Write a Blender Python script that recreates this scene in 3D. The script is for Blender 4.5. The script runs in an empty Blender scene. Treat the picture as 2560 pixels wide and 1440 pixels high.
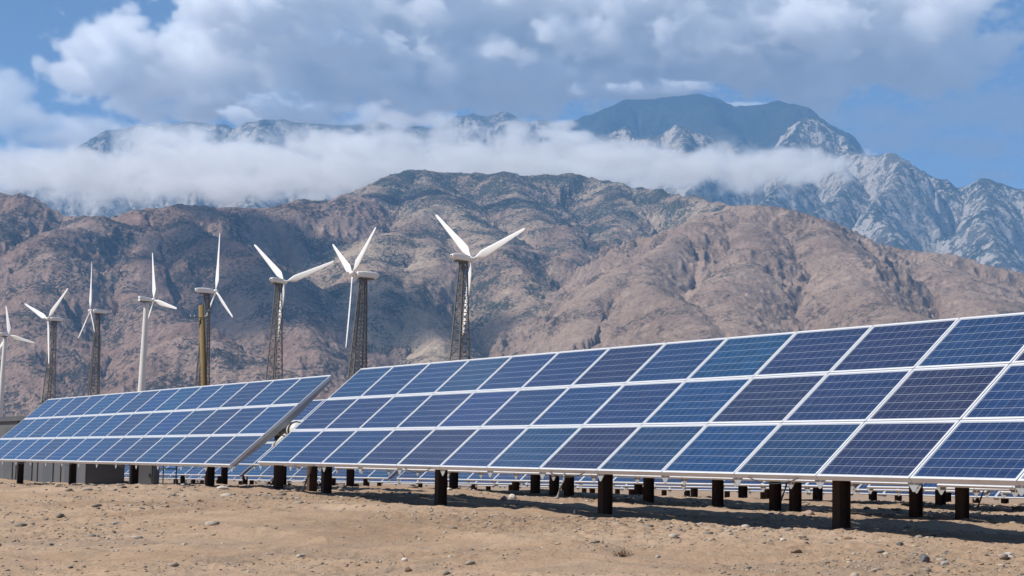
import bpy, bmesh, math, random
import numpy as np
from mathutils import Vector, Matrix
random.seed(7)
R = math.radians
S = bpy.context.scene
COL = S.collection

# ------------------------------------------------------------------ camera model (real place, metres, camera at origin height 0)
F, PITCH, ROLL = 4677.1, R(5.28988), R(1.0)
RM = None
def _rm():
    r = np.array([1, 0, 0.]); f = np.array([0, math.cos(PITCH), math.sin(PITCH)]); u = np.array([0, -math.sin(PITCH), math.cos(PITCH)])
    c, s = math.cos(ROLL), math.sin(ROLL)
    return np.array([c*r+s*u, -s*r+c*u, f])
RM = _rm()
def ray(px, py):
    v = np.array([(px-1280)/F, (720-py)/F, 1.0]) @ RM
    return v / v[1]
def at(px, py, D):
    return ray(px, py) * D
# table frame: row direction A_, perpendicular N_, origin O_ (bottom left corner of the front table)
AZ = R(-61.28393)
A_ = np.array([math.cos(AZ), math.sin(AZ), 0]); N_ = np.array([-math.sin(AZ), math.cos(AZ), 0])
O_ = np.array([-5.1414, 38.2932, -0.1131])
TILT = R(41.447)
U, V = 1.66, 1.01
HALF = 1.5*V*math.cos(TILT); RISE = 1.5*V*math.sin(TILT)
def sk(s, k, z):
    return O_*np.array([1, 1, 0]) + A_*s*U + N_*k + np.array([0, 0, z])

# ------------------------------------------------------------------ numpy noise
_rs = np.random.RandomState(3)
_perm = _rs.permutation(4096)
_g = _rs.rand(4096)*2*np.pi
_gx, _gy = np.cos(_g), np.sin(_g)
def perlin(x, y):
    xi = np.floor(x).astype(np.int64); yi = np.floor(y).astype(np.int64)
    xf, yf = x-xi, y-yi
    def g(ix, iy, dx, dy):
        h = _perm[(_perm[ix & 4095] + iy) & 4095]
        return _gx[h]*dx + _gy[h]*dy
    u = xf*xf*xf*(xf*(xf*6-15)+10); v = yf*yf*yf*(yf*(yf*6-15)+10)
    a = g(xi, yi, xf, yf); b = g(xi+1, yi, xf-1, yf); c = g(xi, yi+1, xf, yf-1); d = g(xi+1, yi+1, xf-1, yf-1)
    return ((a+(b-a)*u) + ((c+(d-c)*u)-(a+(b-a)*u))*v)*1.5
def fbm(x, y, o=5, lac=2.03, gain=0.5):
    s = 0; a = 1; t = 0
    for i in range(o):
        s = s + a*perlin(x+17.3*i, y-9.1*i); t += a; a *= gain; x = x*lac; y = y*lac
    return s/t
def ridged(x, y, o=5, lac=2.07, gain=0.5):
    s = 0; a = 1; t = 0; w = 1
    for i in range(o):
        n = 1-np.abs(perlin(x+31.7*i, y+5.3*i))*1.6
        n = np.clip(n, 0, 1)**2
        s = s + a*n*w; w = np.clip(n*1.3, 0, 1); t += a; a *= gain; x = x*lac; y = y*lac
    return s/t
def sstep(a, b, x):
    t = np.clip((x-a)/(b-a), 0, 1); return t*t*(3-2*t)

# ------------------------------------------------------------------ ground height
def roughness(x, y, k):
    return np.clip(.18+1.5*fbm(x*.22+9, y*.22, 3)+.55*sstep(1, 6, x)+.6*np.exp(-((k+1.2)/1.6)**2), 0, 1)
def zg(x, y, detail=True):
    x = np.asarray(x, float); y = np.asarray(y, float)
    dx, dy = x-O_[0], y-O_[1]
    k = N_[0]*dx+N_[1]*dy; s = (A_[0]*dx+A_[1]*dy)/U
    line = np.interp(s, [-60, -15, -9, -4, -2.4, 0, 3.4, 12, 40], [-1.3, -1.02, -.88, -.74, -.68, -.70, -.77, -.79, -.85])
    front = np.interp(k, [-60, -20, -12, -8, -4, -1.5, 0], [-.9, -.75, -.62, -.38, -.12, 0, 0])
    L = sstep(3, -9, s)
    bl = np.interp(k, [0, 2, 8, 13.5, 20, 26, 60], [0, 0, -.72+.75, -1.15+.75, -1.5+.75, -1.75+.75, -2.6+.75])
    br = np.interp(k, [0, 2, 7, 13, 26, 60], [0, 0, -.06, -.06, -.08, -.12])
    z = line + np.where(k < 0, front, L*bl+(1-L)*br)
    r = np.hypot(x, y)
    far = np.interp(r, [0, 95, 300, 1500, 3000, 6000, 20000], [0, 0, -5.2, -5.2, 45, 120, 200])
    z = z + far
    if detail:
        near = sstep(160, 60, r)
        rg = roughness(x, y, k)
        wash = ridged(x*.42+y*.30, y*.16-x*.06, 3)-.4
        z = z + near*(0.06*fbm(x*.35, y*.35, 3) + 0.035*fbm(x*1.6+4, y*1.6, 3)+(.008+.045*rg)*fbm(x*5, y*5+3, 3)+0.10*(1-.7*rg)*wash)
        z = z + (1-near)*0.6*fbm(x*.02, y*.02, 3)
    return z
def zgs(x, y): return float(zg(np.array([x]), np.array([y]))[0])
def ground_at(px, py, dmin=10, dmax=90):
    v = ray(px, py)
    d = np.linspace(dmin, dmax, 6000)
    h = zg(v[0]*d, d) - v[2]*d
    i = np.argmax(h > 0)
    D = d[i]
    return Vector((v[0]*D, D, zgs(v[0]*D, D))), D

# ------------------------------------------------------------------ object helpers
def link(o, parent=None):
    COL.objects.link(o)
    if parent: o.parent = parent
    return o
def setp(o, label=None, cat=None, group=None, kind=None):
    if label: o['label'] = label
    if cat: o['category'] = cat
    if group: o['group'] = group
    if kind: o['kind'] = kind
    return o
def empty(name, loc=(0, 0, 0), rz=0, rot=None):
    o = bpy.data.objects.new(name, None); COL.objects.link(o)
    o.location = loc; o.rotation_euler = rot if rot else (0, 0, rz); o.empty_display_size = .3
    return o
class MB:
    """collects shapes for ONE mesh"""
    def __init__(s): s.v = []; s.f = []; s.m = []; s.mi = 0
    def add(s, vs, fs):
        b = len(s.v); s.v += [tuple(p) for p in vs]; s.f += [tuple(i+b for i in f) for f in fs]; s.m += [s.mi]*len(fs)
    def box(s, c, d, M=None):
        x, y, z = d[0]/2, d[1]/2, d[2]/2
        vs = [Vector((a*x, b*y, e*z)) for a in (-1, 1) for b in (-1, 1) for e in (-1, 1)]
        if M: vs = [M @ v for v in vs]
        vs = [v+Vector(c) for v in vs]
        s.add(vs, [(0, 1, 3, 2), (4, 6, 7, 5), (0, 4, 5, 1), (2, 3, 7, 6), (0, 2, 6, 4), (1, 5, 7, 3)])
    def tube(s, pts, rad, n=8, cap=True):
        pts = [Vector(p) for p in pts]
        rad = rad if isinstance(rad, (list, tuple)) else [rad]*len(pts)
        vs = []; fs = []
        for i, p in enumerate(pts):
            t = (pts[min(i+1, len(pts)-1)]-pts[max(i-1, 0)]).normalized()
            up = Vector((0, 0, 1)) if abs(t.z) < .95 else Vector((1, 0, 0))
            a = t.cross(up).normalized(); b = a.cross(t)
            for j in range(n):
                w = 2*math.pi*j/n
                vs.append(p+(a*math.cos(w)+b*math.sin(w))*rad[i])
        for i in range(len(pts)-1):
            for j in range(n):
                fs.append((i*n+j, i*n+(j+1) % n, (i+1)*n+(j+1) % n, (i+1)*n+j))
        if cap:
            fs.append(tuple(range(n-1, -1, -1))); fs.append(tuple((len(pts)-1)*n+j for j in range(n)))
        s.add(vs, fs)
    def prism(s, poly, ax, h0, h1, M=None):
        """poly in 2D, extruded along local axis; returns verts through M"""
        n = len(poly); vs = []
        for h in (h0, h1):
            for (a, b) in poly:
                v = Vector((a, b, h)) if ax == 'z' else (Vector((h, a, b)) if ax == 'x' else Vector((a, h, b)))
                vs.append(M @ v if M else v)
        fs = [tuple(range(n-1, -1, -1)), tuple(range(n, 2*n))] + [(i, (i+1) % n, n+(i+1) % n, n+i) for i in range(n)]
        s.add(vs, fs)
    def mesh(s, name, mats, smooth=False):
        me = bpy.data.meshes.new(name); me.from_pydata([tuple(v) for v in s.v], [], s.f)
        for m in (mats if isinstance(mats, (list, tuple)) else [mats]): me.materials.append(m)
        me.polygons.foreach_set('material_index', s.m)
        if smooth: me.polygons.foreach_set('use_smooth', [True]*len(me.polygons))
        bm = bmesh.new(); bm.from_mesh(me); bmesh.ops.recalc_face_normals(bm, faces=bm.faces); bm.to_mesh(me); bm.free()
        me.update(); return me
    def build(s, name, mats, parent=None, smooth=False):
        return link(bpy.data.objects.new(name, s.mesh(name, mats, smooth)), parent)
def grid_mesh(name, X, Y, Z, mat, smooth=True, wrap=False):
    nr, nc = X.shape
    co = np.stack([X, Y, Z], -1).reshape(-1, 3).astype(np.float32)
    i = np.arange(nr*nc).reshape(nr, nc)
    if wrap: i = np.concatenate([i, i[:, :1]], 1)
    q = np.stack([i[:-1, :-1], i[:-1, 1:], i[1:, 1:], i[1:, :-1]], -1).reshape(-1, 4)
    me = bpy.data.meshes.new(name)
    me.vertices.add(len(co)); me.vertices.foreach_set('co', co.ravel())
    me.loops.add(q.size); me.loops.foreach_set('vertex_index', q.ravel().astype(np.int32))
    me.polygons.add(len(q)); me.polygons.foreach_set('loop_start', (np.arange(len(q))*4).astype(np.int32))
    me.polygons.foreach_set('loop_total', np.full(len(q), 4, np.int32))
    me.update(calc_edges=True)
    me.polygons.foreach_set('use_smooth', np.full(len(q), smooth))
    me.materials.append(mat); me.validate()
    return link(bpy.data.objects.new(name, me))

# ------------------------------------------------------------------ material helper
class NT:
    def __init__(s, tree): s.t = tree; s.n = tree.nodes; s.l = tree.links
    def node(s, typ, ins=None, **kw):
        nd = s.n.new(typ)
        for k, v in kw.items(): setattr(nd, k, v)
        for k, v in (ins or {}).items():
            sock = nd.inputs[k]
            if isinstance(v, bpy.types.NodeSocket): s.l.new(v, sock)
            else: sock.default_value = v
        return nd
    def math(s, op, a, b=0.0, c=None, clamp=False):
        nd = s.n.new('ShaderNodeMath'); nd.operation = op; nd.use_clamp = clamp
        for i, v in enumerate((a, b, c)):
            if v is None: continue
            if isinstance(v, bpy.types.NodeSocket): s.l.new(v, nd.inputs[i])
            else: nd.inputs[i].default_value = v
        return nd.outputs[0]
    def vmath(s, op, a, b=None, out=0):
        nd = s.n.new('ShaderNodeVectorMath'); nd.operation = op
        for i, v in enumerate((a, b)):
            if v is None: continue
            if isinstance(v, bpy.types.NodeSocket): s.l.new(v, nd.inputs[i])
            else: nd.inputs[i].default_value = v
        return nd.outputs[out]
    def noise(s, vec, scale, detail=4, rough=.5, dist=0.0, out='Fac'):
        nd = s.node('ShaderNodeTexNoise', {'Scale': scale, 'Detail': detail, 'Roughness': rough, 'Distortion': dist})
        if vec is not None: s.l.new(vec, nd.inputs['Vector'])
        return nd.outputs[out]
    def ramp(s, fac, stops, interp='LINEAR'):
        nd = s.n.new('ShaderNodeValToRGB'); nd.color_ramp.interpolation = interp
        e = nd.color_ramp.elements
        while len(e) < len(stops): e.new(.5)
        for i, (p, c) in enumerate(stops):
            e[i].position = p; e[i].color = (c[0], c[1], c[2], 1) if isinstance(c, (tuple, list)) else (c, c, c, 1)
        s.l.new(fac, nd.inputs[0]); return nd.outputs[0]
    def mix(s, fac, a, b, mode='MIX'):
        nd = s.n.new('ShaderNodeMix'); nd.data_type = 'RGBA'; nd.blend_type = mode
        for i, v in ((0, fac), (6, a), (7, b)):
            if isinstance(v, bpy.types.NodeSocket): s.l.new(v, nd.inputs[i])
            elif i == 0: nd.inputs[0].default_value = v
            else: nd.inputs[i].default_value = (v[0], v[1], v[2], 1)
        return nd.outputs[2]
def material(name):
    m = bpy.data.materials.new(name); m.use_nodes = True
    m.node_tree.nodes.clear(); nt = NT(m.node_tree)
    b = nt.node('ShaderNodeBsdfPrincipled'); o = nt.node('ShaderNodeOutputMaterial')
    nt.l.new(b.outputs[0], o.inputs[0])
    return m, nt, b
def simple(name, col, rough=.5, metal=0, var=.12, scale=6, bump=0, dirt=None):
    m, nt, b = material(name)
    tc = nt.node('ShaderNodeTexCoord').outputs['Object']
    n = nt.noise(tc, scale, 5, .6)
    f = nt.math('MULTIPLY_ADD', n, 2*var, 1-var)
    c = nt.vmath('SCALE', nt.node('ShaderNodeRGB').outputs[0]); sc = c.node
    sc.inputs[0].links[0].from_node.outputs[0].default_value = (*col, 1)
    nt.l.new(f, sc.inputs['Scale'])
    if dirt:
        d = nt.ramp(nt.noise(tc, scale*.45, 6, .65), [(.52, 0), (.72, 1)])
        c = nt.mix(nt.math('MULTIPLY', d, dirt[3]), c, dirt[:3])
    nt.l.new(c, b.inputs['Base Color'])
    b.inputs['Roughness'].default_value = rough; b.inputs['Metallic'].default_value = metal
    if bump:
        bp = nt.node('ShaderNodeBump', {'Height': n, 'Strength': bump, 'Distance': .02}); nt.l.new(bp.outputs[0], b.inputs['Normal'])
    return m

# ------------------------------------------------------------------ materials
def mat_ground():
    m, nt, b = material('desert_sand')
    p = nt.node('ShaderNodeTexCoord').outputs['Object']
    n1 = nt.noise(p, .22, 5, .6); n2 = nt.noise(p, 2.3, 6, .65); n3 = nt.noise(p, 22, 4, .7)
    base = nt.ramp(n1, [(.32, (.30, .201, .128)), (.5, (.375, .257, .168)), (.68, (.44, .315, .215))])
    grey = nt.mix(nt.ramp(n2, [(.45, 0), (.7, .55)]), base, (.28, .222, .165))
    f = nt.math('MULTIPLY_ADD', n3, .7, .65)
    c = nt.mix(1.0, grey, nt.node('ShaderNodeCombineColor', {0: f, 1: f, 2: f}).outputs[0], 'MULTIPLY')
    vo = nt.node('ShaderNodeTexVoronoi', {'Scale': 26.0}); nt.l.new(p, vo.inputs['Vector'])
    hue = nt.ramp(nt.node('ShaderNodeSeparateColor', {0: vo.outputs['Color']}).outputs[0],
                  [(0, (.08, .065, .055)), (.35, (.19, .155, .12)), (.7, (.36, .30, .24)), (1, (.50, .46, .40))])
    dens = nt.math('MULTIPLY', nt.ramp(vo.outputs['Distance'], [(.16, 1), (.24, 0)]), nt.ramp(nt.noise(p, .9, 4, .6), [(.42, .15), (.62, 1)]))
    sel = nt.ramp(nt.node('ShaderNodeSeparateColor', {0: vo.outputs['Color']}).outputs[1], [(.5, 0), (.55, 1)])
    fac = nt.math('MULTIPLY', dens, sel)
    c = nt.mix(fac, c, hue)
    pt = nt.noise(nt.vmath('MULTIPLY', p, (.16, .30, 1)), 1.0, 3, .5, .8)
    c = nt.mix(nt.ramp(pt, [(.50, 0), (.66, .55)]), c, (.46, .335, .235))
    c = nt.mix(nt.ramp(pt, [(.30, .5), (.44, 0)]), c, (.24, .183, .14))
    nt.l.new(c, b.inputs['Base Color']); b.inputs['Roughness'].default_value = .95
    b.inputs['Specular IOR Level'].default_value = .15
    h = nt.math('ADD', nt.math('MULTIPLY', n2, .7), nt.math('MULTIPLY', n3, .3))
    h = nt.math('ADD', h, nt.math('MULTIPLY', fac, .35))
    bp = nt.node('ShaderNodeBump', {'Height': h, 'Strength': .9, 'Distance': .075}); nt.l.new(bp.outputs[0], b.inputs['Normal'])
    return m
def mat_rock():
    m, nt, b = material('loose_stone')
    g = nt.node('ShaderNodeNewGeometry')
    c = nt.ramp(g.outputs['Random Per Island'], [(0, (.09, .075, .065)), (.3, (.18, .14, .105)), (.6, (.30, .23, .165)), (.85, (.40, .33, .26)), (1, (.54, .50, .44))])
    n = nt.noise(nt.node('ShaderNodeTexCoord').outputs['Object'], 30, 4, .6)
    c = nt.mix(.35, c, nt.ramp(n, [(.3, (.2, .17, .14)), (.7, (.5, .44, .36))]))
    nt.l.new(c, b.inputs['Base Color']); b.inputs['Roughness'].default_value = .9
    return m
def mat_stone(name, col):
    return simple(name, col, .9, 0, .28, 14, .6)
def mat_glass():
    m, nt, b = material('solar_cells')
    uv = nt.node('ShaderNodeUVMap').outputs[0]
    sx = nt.node('ShaderNodeSeparateXYZ', {0: uv})
    def axis(o, n, marg, wid):
        t = nt.math('DIVIDE', nt.math('SUBTRACT', o, marg), 1-2*marg)
        c = nt.math('MULTIPLY', t, n)
        fr = nt.math('FRACT', c)
        d = nt.math('MINIMUM', fr, nt.math('SUBTRACT', 1, fr))
        line = nt.math('LESS_THAN', d, wid)
        out = nt.math('ADD', nt.math('LESS_THAN', t, 0), nt.math('GREATER_THAN', t, 1))
        return c, nt.math('ADD', line, out, clamp=True), fr
    cu, lu, fu = axis(sx.outputs[0], 10, .012, .014)
    cv, lv, fv = axis(sx.outputs[1], 6, .014, .017)
    bus = nt.math('LESS_THAN', nt.math('ABSOLUTE', nt.math('SUBTRACT', nt.math('ABSOLUTE', nt.math('SUBTRACT', fv, .5)), .25)), .007)
    cell = nt.node('ShaderNodeCombineXYZ', {0: nt.math('FLOOR', cu), 1: nt.math('FLOOR', cv), 2: nt.node('ShaderNodeObjectInfo').outputs['Random']})
    wn = nt.node('ShaderNodeTexWhiteNoise'); nt.l.new(cell.outputs[0], wn.inputs['Vector'])
    oi = nt.node('ShaderNodeObjectInfo').outputs['Random']
    mod = nt.ramp(oi, [(0, (.006, .034, .112)), (.18, (.011, .020, .066)), (.36, (.004, .038, .118)), (.5, (.008, .026, .092)), (.68, (.003, .045, .118)), (.84, (.014, .019, .058)), (1, (.006, .031, .120))], 'LINEAR')
    cr = nt.node('ShaderNodeTexVoronoi', {'Scale': 260.0}); nt.l.new(nt.vmath('MULTIPLY', uv, (1.65, 1.0, 1.0)), cr.inputs['Vector'])
    k = nt.math('MULTIPLY_ADD', nt.node('ShaderNodeSeparateColor', {0: cr.outputs['Color']}).outputs[0], .5, .75)
    k = nt.math('MULTIPLY', k, nt.math('MULTIPLY_ADD', wn.outputs[0], .22, .89))
    c = nt.mix(1.0, mod, nt.node('ShaderNodeCombineColor', {0: k, 1: k, 2: k}).outputs[0], 'MULTIPLY')
    c = nt.mix(nt.math('MULTIPLY', bus, .35), c, (.32, .36, .42))
    c = nt.mix(nt.math('MULTIPLY', lu, .5), c, (.42, .45, .50))
    c = nt.mix(nt.math('MULTIPLY', lv, .62), c, (.55, .58, .62))
    dust = nt.noise(nt.vmath('ADD', nt.vmath('MULTIPLY', uv, (3.3, 2, 1)), nt.node('ShaderNodeCombineXYZ', {0: nt.math('MULTIPLY', oi, 50)}).outputs[0]), 1.5, 4, .6)
    c = nt.mix(nt.math('MULTIPLY', dust, .05), c, (.40, .36, .30))
    nt.l.new(c, b.inputs['Base Color'])
    b.inputs['Roughness'].default_value = .16; b.inputs['IOR'].default_value = 1.5
    nt.l.new(nt.math('MULTIPLY_ADD', dust, .2, .08), b.inputs['Roughness'])
    return m
M_ground = mat_ground(); M_stone = mat_rock(); M_cell = mat_glass()
M_alu = simple('anodised_aluminium', (.72, .73, .75), .42, .25, .05, 3, dirt=(.42, .38, .32, .3))
M_galv = simple('galvanised_steel', (.42, .42, .42), .55, .45, .12, 9, dirt=(.36, .31, .25, .4))
M_rust = simple('weathered_steel_post', (.085, .046, .028), .85, .1, .35, 7, .3, dirt=(.16, .085, .045, .6))
M_white = simple('white_gelcoat', (.80, .79, .76), .35, 0, .04, .8, dirt=(.55, .45, .36, .25))
M_blade = simple('blade_gelcoat', (.82, .82, .80), .38, 0, .03, .6)
M_lat = simple('lattice_steel', (.15, .14, .13), .75, .3, .3, 2.5, dirt=(.30, .26, .22, .5))
M_tow = simple('painted_tower', (.66, .65, .62), .5, 0, .06, .5, dirt=(.5, .42, .35, .4))
M_wood = simple('treated_timber', (.20, .135, .05), .85, 0, .25, 5, .4)
M_dark = simple('dark_enclosure_paint', (.075, .08, .085), .6, 0, .1, 2, dirt=(.16, .14, .12, .35))
M_dark2 = simple('dark_grey_panel', (.10, .10, .105), .6, 0, .08, 2, dirt=(.17, .15, .13, .3))
M_black = simple('black_rubber', (.02, .02, .02), .7, 0, .1, 10)
M_motor = simple('cream_motor_paint', (.68, .68, .62), .45, 0, .08, 8, dirt=(.4, .32, .22, .5))
M_cond = simple('grey_conduit', (.27, .25, .22), .7, 0, .12, 12)
M_brush = simple('dry_brush', (.16, .10, .06), .95, 0, .3, 30)

# ------------------------------------------------------------------ ground sheet
def ground():
    ang = np.concatenate([np.linspace(-180, -24, 40, endpoint=False), np.linspace(-24, -16.6, 30, endpoint=False),
                          np.linspace(-16.6, 16.6, 760, endpoint=False), np.linspace(16.6, 24, 30, endpoint=False), np.linspace(24, 180, 40, endpoint=False)])
    rad = np.concatenate([[.5, 2, 4, 6, 8, 10, 11.5], np.linspace(13, 34, 330, endpoint=False), np.linspace(34, 80, 220, endpoint=False),
                          np.geomspace(80, 26000, 130)])
    T, Rr = np.meshgrid(np.radians(ang), rad)
    X = np.sin(T)*Rr; Y = np.cos(T)*Rr
    o = grid_mesh('ground', X, Y, zg(X, Y), M_ground, wrap=True)
    # close the middle
    setp(o, kind='structure', label='dry tan sand and gravel desert ground under and in front of the solar rows')
    return o
ground()

# ------------------------------------------------------------------ stones
def stone_mesh(mb, c, r, seed, flat=.65, yaw=0, stretch=1.0):
    rr = random.Random(seed)
    bm = bmesh.new(); bmesh.ops.create_icosphere(bm, subdivisions=2, radius=1)
    ph = [rr.uniform(0, 6) for _ in range(6)]
    vs = []
    planes = [(Vector((rr.uniform(-1, 1), rr.uniform(-1, 1), rr.uniform(-.3, 1))).normalized(), rr.uniform(.6, .85)) for _ in range(7)]
    for v in bm.verts:
        p = v.co.copy()
        d = 1+.10*math.sin(3*p.x+ph[0])*math.cos(2.5*p.y+ph[1])+.07*math.sin(6*p.z+ph[2]+4*p.x)
        p *= d
        for n, t in planes:
            e = p.dot(n)-t
            if e > 0: p -= n*e
        p = Vector((p.x*stretch, p.y, p.z*flat))
        p.rotate(Matrix.Rotation(yaw, 3, 'Z'))
        vs.append(p*r+Vector(c))
    mb.add(vs, [tuple(v.index for v in f.verts) for f in bm.faces]); bm.free()
def rocks():
    cols = {'tan': mat_stone('tan_rock', (.40, .31, .22)), 'pale': mat_stone('pale_rock', (.56, .51, .45)), 'dark': mat_stone('dark_grey_rock', (.13, .125, .125)),
            'pink': mat_stone('pinkish_rock', (.44, .31, .25)), 'grey': mat_stone('grey_rock', (.30, .28, .26)), 'brown': mat_stone('brown_rock', (.24, .16, .10))}
    L = [  # px, py(base), width px, colour, flat, stretch, yaw, label
        (290, 1310, 30, 'grey', .5, 1.9, .5, 'long grey stone lying on the bare sandy slope at lower left'),
        (556, 1222, 30, 'pale', .5, 1.5, .2, 'pale flat slab of rock on the dirt crest below the gap of the front tables'),
        (2003, 1348, 26, 'tan', .75, 1.1, .4, 'rounded tan rock just left of the nearest dark post'),
        (1958, 1352, 17, 'pale', .6, 1.3, .1, 'small white stone left of the rounded tan rock near the nearest post'),
        (1990, 1382, 30, 'brown', .6, 1.3, .3, 'low brown boulder half sunk in the sand in front of the nearest post'),
        (2310, 1404, 28, 'dark', 1.0, 1.0, .9, 'pointed dark grey rock, tallest stone on the sand at lower right'),
        (2250, 1364, 19, 'dark', .7, 1.2, .1, 'small dark grey stone at the edge of the long shadow at right'),
        (2362, 1410, 22, 'grey', .7, 1.2, 1.3, 'blue grey stone just right of the pointed dark rock'),
        (2286, 1368, 22, 'tan', .5, 1.4, .3, 'flat sandy coloured rock right of the small dark stone by the long shadow'),
        (1282, 1247, 24, 'pale', .9, 1.0, .2, 'pale boulder under the panels, larger of the pair left of the rusty post'),
        (1260, 1248, 19, 'pink', .7, 1.0, .7, 'pinkish boulder, smaller of a pair under the panels'),
        (2023, 1284, 26, 'pink', .7, 1.4, .4, 'orange tinted rock on sunlit ground just left behind the nearest post'),
        (1598, 1304, 16, 'tan', .9, 1.1, .2, 'small tan stone at the front edge of the panel shadow'),
        (1436, 1285, 8, 'pale', 2.4, .9, .2, 'thin upright pale stone standing in the shadow left of a dark post'),
        (1012, 1403, 17, 'pale', .8, 1.1, .1, 'pale chip of rock with a dark twig beside it on the bare sand'),
        (1020, 1428, 18, 'brown', .9, 1.1, .5, 'brown stone near the bottom edge below the pale chip with the twig'),
        (1396, 1361, 22, 'tan', .6, 1.7, .5, 'yellowish elongated stone on the open sand below the middle of the front table'),
        (1120, 1226, 20, 'pale', .6, 1.3, .1, 'white stone at the foot of a rear post under the front table'),
        (145, 1216, 15, 'tan', .9, 1.1, .1, 'squarish tan block on the dirt crest against the dark enclosure'),
        (1645, 1394, 15, 'grey', .8, 1.2, 1.1, 'small grey stone right of the clump of dry brush'),
        (2520, 1388, 22, 'pale', .6, 1.4, .2, 'pale stone by the long shadow near the right edge'),
        (2120, 1347, 26, 'brown', .4, 1.5, .1, 'flat brown stone right in front of the nearest dark post'),
    ]
    for i, (px, py, w, c, fl, st, yaw, lab) in enumerate(L):
        P, D = ground_at(px, py)
        r = w/F*D/2/max(1, st*.85)
        mb = MB(); stone_mesh(mb, (0, 0, 0), r, 100+i, fl, yaw, st)
        o = mb.build('rock', cols[c]); o.location = P + Vector((0, 0, r*fl*.35))
        setp(o, lab, 'rock', 'separate larger rocks on the sand')
rocks()
def gravel():
    # small stones scattered over the nearer ground, one uncountable mass
    rs = np.random.RandomState(11)
    base = []
    for sd in range(6):
        bm = bmesh.new(); bmesh.ops.create_icosphere(bm, subdivisions=1, radius=1)
        r2 = random.Random(sd); v = np.array([list((x.co*(1+r2.uniform(-.25, .2)))) for x in bm.verts]); v[:, 2] *= .6
        f = np.array([[q.index for q in t.verts] for t in bm.faces]); base.append((v, f)); bm.free()
    N = 42000
    th = rs.uniform(-R(17.5), R(17.5), N); d = 14*(70/14)**(rs.rand(N)**1.15)
    x = np.sin(th)*d; y = np.cos(th)*d
    dn = fbm(x*.45, y*.45, 3)
    kk = N_[0]*(x-O_[0])+N_[1]*(y-O_[1])
    keep = rs.rand(N) < np.clip(.03+dn*.7+.62*roughness(x, y, kk), .03, 1)
    x, y, d = x[keep], y[keep], d[keep]; n = len(x)
    size = .007+.018*rs.rand(n)**2.0+.045*(rs.rand(n) > .965)*rs.rand(n)
    size *= np.clip(d/22, .8, 2.0)
    z = zg(x, y)+size*.12
    VV = []; FF = []; off = 0
    for i in range(n):
        v, f = base[i % 6]
        a = rs.rand()*6.28; c, s_ = math.cos(a), math.sin(a); q = v*size[i]*[1+.6*rs.rand(), 1, .7+.5*rs.rand()]
        w = np.stack([q[:, 0]*c-q[:, 1]*s_, q[:, 0]*s_+q[:, 1]*c, q[:, 2]], 1)+[x[i], y[i], z[i]]
        VV.append(w); FF.append(f+off); off += len(v)
    VV = np.concatenate(VV); FF = np.concatenate(FF)
    me = bpy.data.meshes.new('gravel'); me.vertices.add(len(VV)); me.vertices.foreach_set('co', VV.astype(np.float32).ravel())
    me.loops.add(FF.size); me.loops.foreach_set('vertex_index', FF.ravel().astype(np.int32))
    me.polygons.add(len(FF)); me.polygons.foreach_set('loop_start', (np.arange(len(FF))*3).astype(np.int32)); me.polygons.foreach_set('loop_total', np.full(len(FF), 3, np.int32))
    me.update(calc_edges=True); me.materials.append(M_stone); me.validate()
    o = link(bpy.data.objects.new('gravel', me)); setp(o, 'small loose stones scattered over the sand', 'gravel', kind='stuff')
gravel()
def brush(px, py, w, lab, seed, hh=.6):
    P, D = ground_at(px, py); r = w/F*D/2; rr = random.Random(seed); mb = MB()
    for i in range(60):
        a = rr.uniform(0, 6.28); q = rr.uniform(.1, 1)*r; h = r*hh*rr.uniform(.3, 1)
        p0 = Vector((math.cos(a)*q*.6, math.sin(a)*q*.5, -.01)); p2 = Vector((math.cos(a)*q, math.sin(a)*q*.7, h*(1-.5*q/r)))
        p1 = (p0+p2)/2+Vector((rr.uniform(-.2, .2)*r, rr.uniform(-.2, .2)*r, rr.uniform(0, .25)*r))
        mb.tube([p0, p1, p2], [r*.035, r*.03, r*.012], 4)
        for _ in range(3):
            c = p2+Vector([rr.uniform(-.12, .12)*r for _ in range(3)]); s_ = r*.07
            mb.add([c, c+Vector((s_, 0, s_*.4)), c+Vector((0, s_*.5, s_))], [(0, 1, 2)])
    o = mb.build('dry_brush', M_brush); o.location = P
    setp(o, lab, 'dry plant')
brush(1556, 1392, 52, 'dark clump of dry brush on the sand below the middle of the front table', 1, .75)
brush(500, 1254, 20, 'small dead weed tuft on the dirt slope below the left table', 5, .7)
def stick(pts, r, lab):
    P0, D = ground_at(*pts[0]); mb = MB(); Q = []
    for i, q in enumerate(pts):
        P, _ = ground_at(*q); Q.append(P-P0+Vector((0, 0, r*1.2+(.02 if i % 2 else 0))))
    mb.tube(Q, [r*(1-.12*i) for i in range(len(Q))], 6)
    o = mb.build('twig', M_brush); o.location = P0; setp(o, lab, 'twig', 'dead twigs on the sand')
stick([(1003, 1383), (1006, 1392), (1014, 1400)], .006, 'short dark twig leaning on the pale chip of rock')
stick([(296, 1293), (306, 1297), (311, 1302)], .008, 'curved dark twig at the top end of the long grey stone')

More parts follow.
